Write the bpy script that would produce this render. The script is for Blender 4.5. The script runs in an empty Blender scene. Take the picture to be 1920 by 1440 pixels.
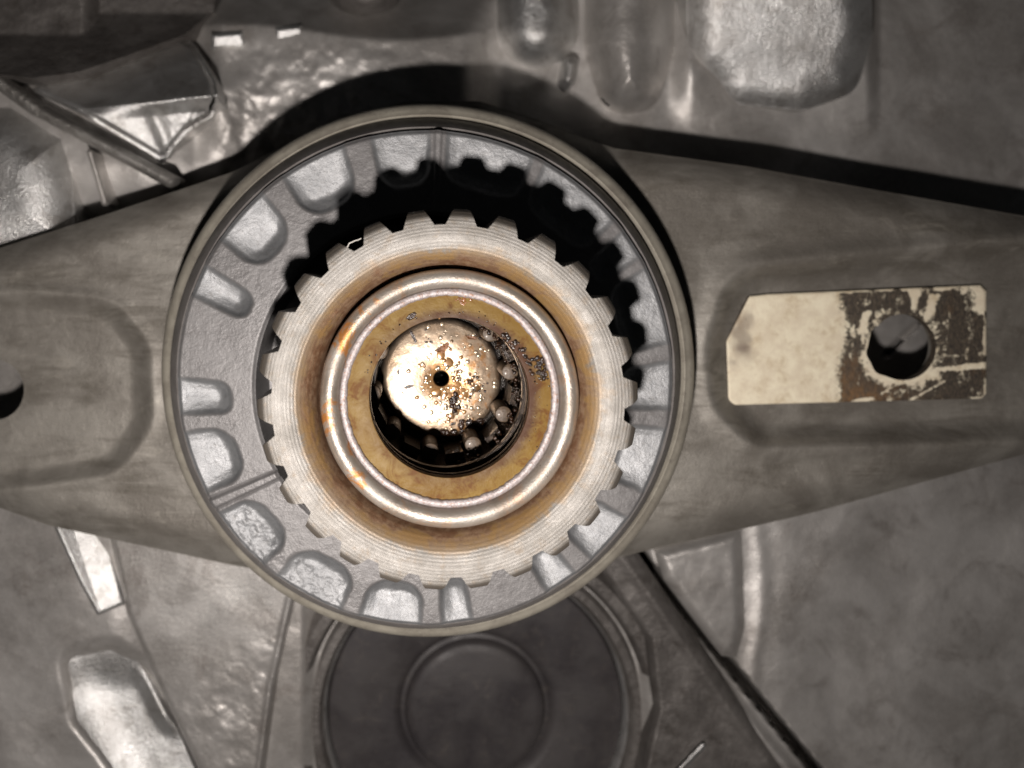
import bpy, math, random
import numpy as np
random.seed(7)
RNG = np.random.default_rng(11)
scene = bpy.context.scene
COL = scene.collection

# ------------------------------------------------------------------ camera, light, exposure (1 unit = 1 cm)
# world z runs along the splined shaft towards the phone; the face of the spline is z = 0, its axis x = y = 0
F, VX, VY, ZC = 1397.0, 765.0, 525.0, 11.7       # focal length and principal point in photo pixels, camera height
CX = -(840 - VX) * ZC / F
CY = (752 - VY) * ZC / F
cam_d = bpy.data.cameras.new('camera')
cam = bpy.data.objects.new('camera', cam_d)
COL.objects.link(cam)
cam.location = (CX, CY, ZC)
cam_d.sensor_width = 36.0
cam_d.lens = F / 1920 * 36.0
cam_d.shift_x = (960 - VX) / 1920
cam_d.shift_y = -(720 - VY) / 1920
cam_d.clip_start = 0.1
cam_d.clip_end = 200
cam_d.dof.use_dof = True
cam_d.dof.focus_distance = ZC + 1.2
cam_d.dof.aperture_fstop = cam_d.lens * 1e-3 / 0.23
scene.camera = cam

world = bpy.data.worlds.new('World')
scene.world = world
world.use_nodes = True
world.node_tree.nodes['Background'].inputs[0].default_value = (0.92, 0.95, 1.0, 1)
world.node_tree.nodes['Background'].inputs[1].default_value = 0.008

lamp_d = bpy.data.lights.new('phone_torch', 'POINT')       # the phone's own LED beside its lens
lamp = bpy.data.objects.new('phone_torch', lamp_d)
COL.objects.link(lamp)
lamp.location = (CX - 0.95, CY - 4.95, ZC)
lamp_d.energy = 12500
lamp_d.shadow_soft_size = 0.36
lamp_d.color = (1.0, 0.925, 0.875)

scene.view_settings.view_transform = 'Standard'
scene.view_settings.look = 'None'
scene.view_settings.exposure = 0
scene.view_settings.gamma = 1
scene.cycles.diffuse_bounces = 1
scene.cycles.sample_clamp_indirect = 4
scene.cycles.sample_clamp_direct = 30


def W(px, py, z):
    """photo pixel at height z -> world"""
    s = (ZC - z) / F
    return CX + (px - VX) * s, CY - (py - VY) * s


def facing(px, py, z):
    """slope (per photo pixel, x and y) of a cast face turned so that it glints in the torch"""
    x, y = W(px, py, z)
    p = np.array([x, y, z])
    a = np.array(cam.location) - p
    b = np.array(lamp.location) - p
    h = a / np.linalg.norm(a) + b / np.linalg.norm(b)
    s = (ZC - z) / F
    gx, gy = -h[0] / h[2], -h[1] / h[2]
    ax, ay = (px - VX) / F, -(py - VY) / F
    return gx * s / (1 + gx * ax), -gy * s / (1 + gy * ay)


# ------------------------------------------------------------------ small numeric helpers
def sm(a, b, x):
    t = np.clip((x - a) / (b - a), 0, 1)
    return t * t * (3 - 2 * t)


_PERM = RNG.random((256, 256))


def vnoise(x, y):
    xi, yi = np.floor(x).astype(int), np.floor(y).astype(int)
    fx, fy = x - xi, y - yi
    fx, fy = fx * fx * (3 - 2 * fx), fy * fy * (3 - 2 * fy)
    g = lambda i, j: _PERM[i % 256, j % 256]
    return (g(xi, yi) * (1 - fx) + g(xi + 1, yi) * fx) * (1 - fy) + (g(xi, yi + 1) * (1 - fx) + g(xi + 1, yi + 1) * fx) * fy


def fbm(x, y, size, octs=4, seed=0):
    v, a, t = 0, 1.0, 0
    for o in range(octs):
        v = v + a * vnoise(x / size + 17.3 * o + 5.1 * seed, y / size + 9.7 * o + 3.3 * seed)
        t += a
        a *= 0.5
        size = size / 2.03
    return v / t - 0.5


def sd_circle(x, y, cx, cy, r):
    return np.hypot(x - cx, y - cy) - r


def sd_capsule(x, y, ax, ay, bx, by, r):
    dx, dy = bx - ax, by - ay
    t = np.clip(((x - ax) * dx + (y - ay) * dy) / (dx * dx + dy * dy), 0, 1)
    return np.hypot(x - ax - t * dx, y - ay - t * dy) - r


def sd_poly(x, y, pts, rnd=0.0):
    x = np.asarray(x, float)
    y = np.asarray(y, float)
    d = np.full(x.shape, 1e18)
    inside = np.zeros(x.shape, bool)
    n = len(pts)
    for i in range(n):
        ax, ay = pts[i]
        bx, by = pts[(i + 1) % n]
        dx, dy = bx - ax, by - ay
        t = np.clip(((x - ax) * dx + (y - ay) * dy) / (dx * dx + dy * dy + 1e-9), 0, 1)
        d = np.minimum(d, (x - ax - t * dx) ** 2 + (y - ay - t * dy) ** 2)
        c = ((ay > y) != (by > y)) & (x < (bx - ax) * (y - ay) / (by - ay + 1e-12) + ax)
        inside ^= c
    d = np.sqrt(d)
    return np.where(inside, -d, d) - rnd


def dome(s, w, h):
    """height of a rounded-over edge: 0 at the outline (s=0), h once s < -w"""
    t = np.clip(-s / w, 0, 1)
    return h * (1 - (1 - t) ** 2.2)


# ------------------------------------------------------------------ mesh helpers
def new_mesh(name, V, faces, smooth=True, angle=None):
    me = bpy.data.meshes.new(name)
    if isinstance(faces, np.ndarray):
        k = faces.shape[1]
        me.vertices.add(len(V))
        me.vertices.foreach_set('co', np.ascontiguousarray(V, np.float32).ravel())
        me.loops.add(faces.size)
        me.loops.foreach_set('vertex_index', np.ascontiguousarray(faces, np.int32).ravel())
        me.polygons.add(len(faces))
        me.polygons.foreach_set('loop_start', np.arange(0, faces.size, k, dtype=np.int32))
        me.update(calc_edges=True)
        me.validate()
    else:
        me.from_pydata([tuple(v) for v in V], [], faces)
        me.update()
    me.polygons.foreach_set('use_smooth', np.full(len(me.polygons), smooth))
    if angle:
        me.set_sharp_from_angle(angle=math.radians(angle))
    return me


def link(name, me, mat, root=None, kind=None, label=None):
    o = bpy.data.objects.new(name, me)
    COL.objects.link(o)
    if mat and not me.materials:
        me.materials.append(mat)
    if root:
        o.parent = root
    if kind:
        o['kind'] = kind
    if label:
        o['label'] = label
    return o


def thing(name, label, cat, loc=(0, 0, 0), group=None):
    o = bpy.data.objects.new(name, None)
    o.empty_display_size = 0.3
    COL.objects.link(o)
    o.location = loc
    o['label'] = label
    o['category'] = cat
    if group:
        o['group'] = group
    return o


def local(root, V):
    if root is None:
        return V
    off = np.zeros(3)
    r = root
    while r is not None:
        off += np.array(r.location)
        r = r.parent
    return V - off


def grid_surface(name, root, mat, bbox, step, sdf, zf, thick=0.3, attrs=None, label=None, skirt=True, angle=None, kind=None, warp=None):
    """a plate or casting face: every point inside the outline sdf<0, at height zf, with side walls"""
    x0, y0, x1, y1 = bbox
    nx, ny = int((x1 - x0) / step) + 1, int((y1 - y0) / step) + 1
    X, Y = np.meshgrid(np.linspace(x0, x1, nx), np.linspace(y0, y1, ny))
    X, Y = X.ravel(), Y.ravel()
    if warp is not None:
        X, Y = warp(X, Y)
    idx = np.arange(nx * ny).reshape(ny, nx)
    q = np.stack([idx[:-1, :-1], idx[1:, :-1], idx[1:, 1:], idx[:-1, 1:]], -1).reshape(-1, 4)
    if sdf is not None:
        s = sdf(X, Y)
        X, Y = X.copy(), Y.copy()
        keep = (s[q] < 0).any(1)
        q = q[keep]
        used = np.unique(q)
        mv = used[(s[used] > 0) | (s[used] > -0.45 * step)]
        for _ in range(5):
            sv = sdf(X[mv], Y[mv])
            gx = (sdf(X[mv] + .5, Y[mv]) - sdf(X[mv] - .5, Y[mv]))
            gy = (sdf(X[mv], Y[mv] + .5) - sdf(X[mv], Y[mv] - .5))
            g2 = gx * gx + gy * gy + 1e-6
            k = np.clip(sv / g2, -2 * step, 2 * step)
            X[mv] -= k * gx
            Y[mv] -= k * gy
    Z = zf(X, Y)
    wx, wy = W(X, Y, Z)
    V = np.stack([wx, wy, Z], 1)
    e_ = 0.8 * step
    def pt(a, b):
        c = zf(a, b)
        u_, v_ = W(a, b, c)
        return np.stack([u_, v_, c], 1)
    NRM = np.cross(pt(X, Y - e_) - pt(X, Y + e_), pt(X - e_, Y) - pt(X + e_, Y))
    NRM /= np.linalg.norm(NRM, axis=1)[:, None] + 1e-12
    NRM[NRM[:, 2] < 0] *= -1
    # skirt
    allq = q
    if skirt:
        e = np.concatenate([q[:, [0, 1]], q[:, [1, 2]], q[:, [2, 3]], q[:, [3, 0]]])
        key = np.sort(e, 1)
        key = key[:, 0].astype(np.int64) * (nx * ny) + key[:, 1]
        u, inv, cnt = np.unique(key, return_inverse=True, return_counts=True)
        be = e[cnt[inv] == 1]
        n0 = len(V)
        m = len(be)
        A, B = V[be[:, 0]], V[be[:, 1]]
        dn = np.array([0, 0, thick])
        V = np.concatenate([V, A, B, A - dn, B - dn])
        r = n0 + np.arange(m)
        sk = np.stack([r + m, r, r + 2 * m, r + 3 * m], -1)
        allq = np.concatenate([q, sk])
    used, inv = np.unique(allq, return_inverse=True)
    V2 = V[used]
    me = new_mesh(name, local(root, V2), inv.reshape(-1, 4), True, angle)
    if len(me.vertices) == len(used):
        full_n = np.zeros((len(V), 3))
        full_n[:len(NRM)] = NRM
        me.normals_split_custom_set_from_vertices(full_n[used].tolist())
    if attrs:
        for an, fn in attrs.items():
            vals = fn(X, Y)
            full = np.zeros(len(V), np.float32)
            full[:len(vals)] = vals
            at = me.attributes.new(an, 'FLOAT', 'POINT')
            if len(me.vertices) == len(used):
                at.data.foreach_set('value', full[used])
    return link(name, me, mat, root, kind, label)


def lathe(name, root, mat, prof, seg=256, angle=28, z_off=0.0, label=None, center=(0, 0), wob=None):
    """solid of revolution about the root's own z axis (profile r,z given in world z)"""
    rz = root.location.z if root else 0
    if root is not None and root.parent:
        rz += root.parent.location.z
    P = np.array(prof, float)
    n = len(P)
    a = np.linspace(0, 2 * np.pi, seg, endpoint=False)
    R = P[:, 0][:, None] * np.ones(seg)
    Zv = (P[:, 1][:, None] - rz + z_off) * np.ones(seg)
    if wob is not None:
        R = R + wob(P[:, 0][:, None], a[None, :])
    V = np.stack([center[0] + R * np.cos(a), center[1] + R * np.sin(a), Zv], -1).reshape(-1, 3)
    i = np.arange(n - 1)[:, None]
    j = np.arange(seg)[None, :]
    j2 = (j + 1) % seg
    q = np.stack([i * seg + j, (i + 1) * seg + j, (i + 1) * seg + j2, i * seg + j2], -1).reshape(-1, 4)
    return link(name, new_mesh(name, V, q, True, angle), mat, root, None, label)


def arc(cx, cz, r, a0, a1, n):
    return [(cx + r * math.cos(math.radians(a0 + (a1 - a0) * k / (n - 1))), cz + r * math.sin(math.radians(a0 + (a1 - a0) * k / (n - 1)))) for k in range(n)]


# ------------------------------------------------------------------ materials
class Nodes:
    def __init__(self, name):
        self.m = bpy.data.materials.new(name)
        self.m.use_nodes = True
        self.t = self.m.node_tree
        self.b = self.t.nodes['Principled BSDF']
        self.co = self.n('ShaderNodeTexCoord').outputs['Object']

    def n(self, kind, **kw):
        nd = self.t.nodes.new(kind)
        for k, v in kw.items():
            setattr(nd, k, v)
        return nd

    def put(self, sock, v):
        if isinstance(v, bpy.types.NodeSocket):
            self.t.links.new(v, sock)
        else:
            sock.default_value = v

    def noise(self, scale, detail=6, rough=0.6, dist=0.0, co=None):
        nd = self.n('ShaderNodeTexNoise')
        self.put(nd.inputs['Vector'], co or self.co)
        nd.inputs['Scale'].default_value = scale
        nd.inputs['Detail'].default_value = detail
        nd.inputs['Roughness'].default_value = rough
        nd.inputs['Distortion'].default_value = dist
        return nd.outputs['Fac']

    def voronoi(self, scale, co=None, feature='F1'):
        nd = self.n('ShaderNodeTexVoronoi', feature=feature)
        self.put(nd.inputs['Vector'], co or self.co)
        nd.inputs['Scale'].default_value = scale
        return nd.outputs['Distance']

    def ramp(self, fac, lo, hi, v0=0.0, v1=1.0):
        nd = self.n('ShaderNodeMapRange', interpolation_type='SMOOTHSTEP')
        self.put(nd.inputs[0], fac)
        for i, v in zip((1, 2, 3, 4), (lo, hi, v0, v1)):
            nd.inputs[i].default_value = v
        return nd.outputs[0]

    def math(self, op, a, b=0.0, c=None):
        nd = self.n('ShaderNodeMath', operation=op)
        self.put(nd.inputs[0], a)
        self.put(nd.inputs[1], b)
        if c is not None:
            self.put(nd.inputs[2], c)
        return nd.outputs[0]

    def mix(self, fac, a, b):
        nd = self.n('ShaderNodeMix', data_type='RGBA')
        self.put(nd.inputs[0], fac)
        self.put(nd.inputs[6], a if isinstance(a, bpy.types.NodeSocket) else (*a, 1))
        self.put(nd.inputs[7], b if isinstance(b, bpy.types.NodeSocket) else (*b, 1))
        return nd.outputs[2]

    def scaled(self, sx, sy, sz, rot=0.0):
        nd = self.n('ShaderNodeMapping')
        self.put(nd.inputs[0], self.co)
        nd.inputs['Scale'].default_value = (sx, sy, sz)
        nd.inputs['Rotation'].default_value = (0, 0, rot)
        return nd.outputs[0]

    def radius(self):
        sp = self.n('ShaderNodeSeparateXYZ')
        self.put(sp.inputs[0], self.co)
        x2 = self.math('MULTIPLY', sp.outputs[0], sp.outputs[0])
        r2 = self.math('MULTIPLY_ADD', sp.outputs[1], sp.outputs[1], x2)
        return self.math('SQRT', r2), sp

    def attr(self, name):
        return self.n('ShaderNodeAttribute', attribute_name=name).outputs['Fac']

    def bump(self, hs, dist=0.02, strength=1.0):
        prev = None
        for h, d in hs:
            nd = self.n('ShaderNodeBump')
            self.put(nd.inputs['Height'], h)
            nd.inputs['Distance'].default_value = d
            nd.inputs['Strength'].default_value = strength
            if prev:
                self.t.links.new(prev, nd.inputs['Normal'])
            prev = nd.outputs[0]
        self.t.links.new(prev, self.b.inputs['Normal'])

    def set(self, color=None, metallic=None, rough=None, coat=None, coat_rough=None, spec=None):
        for k, v in (('Base Color', color), ('Metallic', metallic), ('Roughness', rough), ('Coat Weight', coat), ('Coat Roughness', coat_rough), ('Specular IOR Level', spec)):
            if v is not None:
                if k == 'Base Color' and not isinstance(v, bpy.types.NodeSocket):
                    v = (*v, 1)
                self.put(self.b.inputs[k], v)
        return self.m


def cast_metal(name, dark, light, stain=(0.05, 0.04, 0.032), metallic=0.55, rough=(0.38, 0.6), patch=1.1, grain=22.0, bump=0.02, stain_amt=0.6, pits=0.0, coarse=2.2):
    N = Nodes(name)
    big = N.noise(patch, 7, 0.62, 0.4)
    fine = N.noise(grain, 4, 0.7)
    c = N.mix(N.ramp(big, 0.36, 0.64), dark, light)
    st = N.noise(patch * 2.3, 6, 0.65, 0.8)
    c = N.mix(N.math('MULTIPLY', N.ramp(st, 0.52, 0.68), stain_amt), c, stain)
    c = N.mix(N.ramp(fine, 0.3, 0.75, 0.0, 0.35), c, light)
    sand = N.noise(grain * 2.6, 2, 0.5)
    hs = [(N.noise(grain * 0.35, 5, 0.6), bump * coarse), (fine, bump), (sand, bump * 0.35)]
    if pits:
        hs.append((N.ramp(N.voronoi(grain * 0.5), 0.0, 0.3), pits))
    N.bump(hs)
    return N.set(c, metallic, N.ramp(N.noise(patch * 4, 4, 0.6), 0.3, 0.7, rough[0], rough[1]))


def cover_mat():
    N = Nodes('dark_pressed_cover')
    c = N.mix(N.ramp(N.noise(0.7, 7, 0.65, 0.5), 0.35, 0.65), (0.036, 0.032, 0.034), (0.052, 0.047, 0.047))
    c = N.mix(N.ramp(N.noise(1.9, 8, 0.75, 0.8), 0.53, 0.70, 0.0, 0.6), c, (0.085, 0.074, 0.066))
    sc = N.noise(3.0, 3, 0.6, 0.2, co=N.scaled(0.5, 11.0, 1.0, 0.9))
    c = N.mix(N.ramp(sc, 0.68, 0.74, 0.0, 0.5), c, (0.13, 0.12, 0.112))
    c = N.mix(N.ramp(N.voronoi(3.4), 0.015, 0.05, 0.7, 0.0), c, (0.20, 0.185, 0.165))
    N.bump([(N.noise(20, 4, 0.6), 0.004), (sc, 0.004)])
    return N.set(c, 0.1, N.ramp(N.noise(1.2, 6, 0.7), 0.35, 0.65, 0.4, 0.62))


def bearing_mat():
    """machined lands, and rougher, cleaner as-cast metal inside the scoops"""
    N = Nodes('bearing_cast_alloy')
    big, fine = N.noise(1.4, 7, 0.62, 0.4), N.noise(17, 4, 0.7)
    land = N.mix(N.ramp(big, 0.36, 0.64), (0.165, 0.158, 0.157), (0.215, 0.208, 0.207))
    land = N.mix(N.ramp(N.noise(3.4, 6, 0.65, 0.8), 0.54, 0.7, 0.0, 0.4), land, (0.15, 0.14, 0.138))
    raw = N.mix(N.ramp(N.noise(2.6, 6, 0.65), 0.36, 0.64), (0.19, 0.196, 0.203), (0.25, 0.256, 0.263))
    raw = N.mix(N.ramp(N.noise(11, 5, 0.7), 0.52, 0.7, 0.0, 0.5), raw, (0.16, 0.155, 0.15))
    k = N.attr('scoop')
    c = N.mix(k, land, raw)
    c = N.mix(N.ramp(fine, 0.3, 0.75, 0.0, 0.3), c, (0.27, 0.27, 0.272))
    N.bump([(N.noise(7, 5, 0.6), 0.014), (fine, 0.006), (N.noise(44, 2, 0.5), 0.003)])
    return N.set(c, N.math('MULTIPLY_ADD', k, 0.1, 0.32), N.ramp(big, 0.3, 0.7, 0.42, 0.52))


M_HOUSING = cast_metal('housing_cast_alloy', (0.33, 0.310, 0.290), (0.56, 0.54, 0.518), stain=(0.17, 0.143, 0.124), metallic=0.55, rough=(0.36, 0.46), patch=0.38, grain=16, bump=0.010, coarse=0.8, stain_amt=0.45)
M_HOUSE_BRIGHT = cast_metal('bright_cast_alloy', (0.50, 0.49, 0.475), (0.74, 0.74, 0.73), stain=(0.27, 0.245, 0.215), metallic=0.85, rough=(0.32, 0.42), patch=0.9, grain=15, bump=0.022, stain_amt=0.5, coarse=0.4)  # lighter copy of the housing alloy: its colour strengthens the highlights
M_HOUSE_DARK = cast_metal('darkened_cast_alloy', (0.095, 0.086, 0.080), (0.17, 0.158, 0.148), stain=(0.06, 0.05, 0.042), metallic=0.4, rough=(0.38, 0.55), patch=0.9, grain=10, bump=0.018)  # darker copy of the housing alloy; on the ledge its colour adds shade
M_ROUGH = cast_metal('rough_sand_cast_alloy', (0.20, 0.188, 0.172), (0.38, 0.365, 0.345), stain=(0.09, 0.08, 0.066), metallic=0.55, rough=(0.32, 0.46), patch=1.2, grain=7, bump=0.05, pits=0.012)
M_COVER = cover_mat()
M_BEARING = bearing_mat()
M_RIM = cast_metal('pale_rim_metal', (0.27, 0.246, 0.205), (0.37, 0.345, 0.288), stain=(0.17, 0.147, 0.128), metallic=0.2, rough=(0.45, 0.6), patch=1.6, grain=24, bump=0.003, stain_amt=0.5)
M_BAND = cast_metal('dark_rubber_band', (0.17, 0.157, 0.15), (0.23, 0.215, 0.206), metallic=0.0, rough=(0.5, 0.65), patch=2.0, grain=30, bump=0.003, stain_amt=0.1)
M_FORK = None
M_BLACK = cast_metal('black_oil_film', (0.010, 0.008, 0.007), (0.03, 0.024, 0.018), metallic=0.3, rough=(0.12, 0.3), patch=4, grain=18, bump=0.02)


def fork_mat():
    N = Nodes('dirty_pressed_steel')
    big = N.noise(0.55, 7, 0.62, 0.6)
    streak = N.noise(1.0, 7, 0.65, 0.5, co=N.scaled(0.55, 2.2, 1.0, 0.12))
    c = N.mix(N.ramp(big, 0.36, 0.66), (0.165, 0.150, 0.130), (0.30, 0.282, 0.252))
    c = N.mix(N.ramp(streak, 0.46, 0.70, 0.0, 0.75), c, (0.10, 0.088, 0.070))
    c = N.mix(N.ramp(N.noise(1.5, 6, 0.7, 1.0, co=N.scaled(0.8, 1.6, 1.0, -0.3)), 0.56, 0.72, 0.0, 0.5), c, (0.36, 0.335, 0.29))
    c = N.mix(N.ramp(N.noise(30, 3, 0.6), 0.35, 0.7, 0.0, 0.3), c, (0.25, 0.235, 0.205))
    sc = N.noise(2.2, 3, 0.6, 0.3, co=N.scaled(0.35, 14.0, 1.0, 0.22))
    c = N.mix(N.math('MULTIPLY', N.ramp(sc, 0.66, 0.72), 0.55), c, (0.36, 0.34, 0.30))
    c = N.mix(N.math('MULTIPLY', N.ramp(N.voronoi(2.6), 0.02, 0.06, 1.0, 0.0), 0.6), c, (0.045, 0.038, 0.03))
    N.bump([(N.noise(2.2, 5, 0.6), 0.03), (N.noise(26, 4, 0.65), 0.010), (sc, 0.006)])
    return N.set(c, 0.35, N.ramp(streak, 0.3, 0.7, 0.42, 0.6))


M_FORK = fork_mat()


def spline_mat():
    """turned steel face, oil-browned towards the groove"""
    N = Nodes('turned_steel')
    r, sp = N.radius()
    steel = N.mix(N.ramp(N.noise(1.6, 7, 0.65), 0.35, 0.68), (0.190, 0.178, 0.160), (0.265, 0.252, 0.233))
    steel = N.mix(N.ramp(N.noise(4.5, 8, 0.75), 0.5, 0.7, 0.0, 0.6), steel, (0.19, 0.145, 0.098))
    blot = N.noise(1.3, 6, 0.7, 0.6)
    rr = N.math('MULTIPLY_ADD', N.math('SUBTRACT', blot, 0.5), 0.75, r)
    brown = N.mix(N.ramp(N.noise(7, 6, 0.7), 0.4, 0.65), (0.19, 0.088, 0.038), (0.33, 0.205, 0.12))
    inner = N.ramp(rr, 2.16, 2.42, 0.88, 0.0)
    c = N.mix(inner, steel, brown)
    ring = N.math('MULTIPLY', N.ramp(rr, 2.18, 2.30), N.ramp(rr, 2.36, 2.50, 1.0, 0.0))
    c = N.mix(N.math('MULTIPLY', ring, N.ramp(blot, 0.42, 0.6, 0.25, 0.8)), c, (0.34, 0.20, 0.065))
    tip = N.ramp(r, 2.84, 2.98, 0.0, 0.7)
    c = N.mix(tip, c, (0.125, 0.10, 0.076))
    speck = N.ramp(N.voronoi(7.0), 0.02, 0.09, 0.8, 0.0)
    c = N.mix(N.math('MULTIPLY', speck, N.ramp(N.noise(2.5), 0.55, 0.65)), c, (0.045, 0.035, 0.025))
    # concentric tool marks
    rn = N.math('MULTIPLY_ADD', N.noise(0.9, 2), 0.02, r)
    w1 = N.math('SINE', N.math('MULTIPLY', rn, 118.0))
    wn = N.n('ShaderNodeTexNoise', noise_dimensions='1D')
    N.put(wn.inputs['W'], N.math('MULTIPLY', r, 34.0))
    wn.inputs['Detail'].default_value = 3
    N.bump([(w1, 0.0010), (wn.outputs['Fac'], 0.0022), (N.noise(38, 4, 0.7), 0.005)])
    return N.set(c, 0.34, N.ramp(N.noise(5, 5, 0.7), 0.3, 0.7, 0.40, 0.52))


def bead_mat():
    N = Nodes('oil_tinted_polished_steel')
    sp = N.n('ShaderNodeSeparateXYZ')
    N.put(sp.inputs[0], N.co)
    c = N.mix(N.ramp(N.noise(1.1, 6, 0.65, 0.5), 0.38, 0.62), (0.29, 0.25, 0.21), (0.38, 0.345, 0.305))
    c = N.mix(N.math('MULTIPLY', N.ramp(N.noise(1.7, 6, 0.75, 1.2), 0.50, 0.62), N.ramp(sp.outputs[0], -0.6, -1.6, 0.25, 1.0)), c, (0.46, 0.20, 0.055))
    c = N.mix(N.math('MULTIPLY', N.ramp(N.voronoi(4.5), 0.02, 0.07, 1.0, 0.0), 0.8), c, (0.08, 0.05, 0.03))
    N.bump([(N.noise(30, 3, 0.6), 0.006), (N.noise(4, 4), 0.012)])
    return N.set(c, 0.62, N.ramp(N.noise(1.3, 4), 0.35, 0.65, 0.40, 0.56))


def granular_mat():
    N = Nodes('grainy_bright_steel')
    v = N.voronoi(24)
    c = N.mix(N.ramp(N.noise(14, 5, 0.7), 0.35, 0.65), (0.25, 0.21, 0.20), (0.36, 0.33, 0.33))
    c = N.mix(N.math('MULTIPLY', N.ramp(N.noise(16, 4, 0.7), 0.56, 0.66), 0.8), c, (0.25, 0.12, 0.06))
    N.bump([(v, 0.003), (N.noise(45, 3, 0.6), 0.004)])
    return N.set(c, 0.35, 0.5)


def amber_mat():
    N = Nodes('amber_oiled_seal')
    r, sp = N.radius()
    c = N.mix(N.ramp(N.noise(1.5, 6, 0.6, 0.4), 0.36, 0.64), (0.145, 0.075, 0.008), (0.20, 0.122, 0.026))
    c = N.mix(N.ramp(sp.outputs[1], -1.8, 1.8, 0.0, 0.35), c, (0.225, 0.155, 0.055))
    st = N.noise(2.6, 7, 0.72, 1.0)
    c = N.mix(N.math('MULTIPLY', N.ramp(st, 0.50, 0.66), 0.85), c, (0.115, 0.042, 0.006))
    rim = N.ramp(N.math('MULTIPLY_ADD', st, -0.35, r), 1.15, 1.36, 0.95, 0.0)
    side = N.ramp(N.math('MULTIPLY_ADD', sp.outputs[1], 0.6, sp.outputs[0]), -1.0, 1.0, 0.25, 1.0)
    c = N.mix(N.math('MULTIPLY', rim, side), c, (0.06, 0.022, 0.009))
    c = N.mix(N.math('MULTIPLY', N.ramp(N.voronoi(8.5), 0.015, 0.06, 1.0, 0.0), 0.8), c, (0.05, 0.025, 0.01))
    N.bump([(N.noise(34, 3, 0.6), 0.004), (N.noise(6, 5, 0.6), 0.012)])
    return N.set(c, 0.0, N.ramp(st, 0.35, 0.65, 0.45, 0.6), coat=0.0, spec=0.22)


def disc_mat():
    N = Nodes('oil_wet_pale_steel')
    r, sp = N.radius()
    n1 = N.noise(3.2, 7, 0.7, 0.8)
    c = N.mix(N.ramp(N.noise(2.0, 6, 0.65), 0.38, 0.62), (0.25, 0.18, 0.12), (0.31, 0.245, 0.18))
    right = N.ramp(N.math('MULTIPLY_ADD', sp.outputs[1], -0.25, sp.outputs[0]), -0.15, 0.5, 0.0, 0.85)
    c = N.mix(N.math('MULTIPLY', N.ramp(n1, 0.49, 0.60), right), c, (0.20, 0.090, 0.022))
    hole = N.ramp(N.math('MULTIPLY_ADD', n1, -0.6, r), -0.08, 0.13, 0.85, 0.0)
    c = N.mix(hole, c, (0.24, 0.115, 0.030))
    c = N.mix(N.math('MULTIPLY', N.ramp(N.noise(4.2, 7, 0.72, 1.4), 0.60, 0.68), right), c, (0.10, 0.04, 0.015))
    edge = N.ramp(N.math('MULTIPLY_ADD', n1, 0.3, r), 1.18, 1.30, 0.0, 0.8)
    c = N.mix(edge, c, (0.05, 0.04, 0.035))
    N.bump([(N.noise(4, 3, 0.5), 0.012), (N.noise(40, 3, 0.6), 0.002)])
    return N.set(c, 0.66, N.ramp(n1, 0.35, 0.65, 0.27, 0.36), coat=0.1, coat_rough=0.2)


def plate_mat():
    N = Nodes('worn_cream_plate')
    wear = N.attr('paint')
    brush = N.noise(9.0, 7, 0.8, 0.0, co=N.scaled(3.5, 0.9, 1.0))
    grime = N.noise(1.4, 7, 0.7, 0.6)
    cream = N.mix(N.ramp(N.noise(2.4, 7, 0.7, 0.3), 0.36, 0.66), (0.80, 0.70, 0.53), (0.95, 0.87, 0.67))
    cream = N.mix(N.math('MULTIPLY', N.ramp(N.noise(2.2, 8, 0.75), 0.48, 0.66), 0.7), cream, (0.60, 0.48, 0.31))
    bare = N.mix(N.ramp(brush, 0.40, 0.66), (0.065, 0.056, 0.050), (0.21, 0.168, 0.122))
    bare = N.mix(N.math('MULTIPLY', N.ramp(N.noise(24, 4, 0.7, co=N.scaled(1.0, 0.5, 1.0)), 0.56, 0.68), 0.6), bare, (0.40, 0.33, 0.23))
    bare = N.mix(N.math('MULTIPLY', N.attr('rust'), N.ramp(N.noise(6, 7, 0.8, 0.0, co=N.scaled(2.0, 0.8, 1.0)), 0.38, 0.6, 0.1, 0.9)), bare, (0.34, 0.19, 0.085))
    edge = N.math('MULTIPLY_ADD', N.math('SUBTRACT', N.noise(9, 9, 0.85), 0.5), 2.4, N.math('MULTIPLY_ADD', wear, 0.86, 0.03))
    k = N.ramp(edge, 0.36, 0.62)
    c = N.mix(k, bare, cream)
    c = N.mix(N.attr('smudge'), c, (0.20, 0.15, 0.12))
    N.bump([(k, 0.010), (brush, 0.012), (N.noise(30, 3, 0.6), 0.004)])
    return N.set(c, N.math('MULTIPLY', N.math('SUBTRACT', 1.0, k), 0.5), N.ramp(k, 0, 1, 0.42, 0.55))


def simple(name, col, metallic=0.0, rough=0.4, coat=0.0, var=0.35, scale=6, bump=0.01):
    N = Nodes(name)
    c = N.mix(N.ramp(N.noise(scale, 5, 0.65), 0.35, 0.65), tuple(v * (1 - var) for v in col), tuple(min(1, v * (1 + var)) for v in col))
    N.bump([(N.noise(scale * 4, 4, 0.6), bump)])
    return N.set(c, metallic, rough, coat=coat, coat_rough=0.1)


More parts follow.
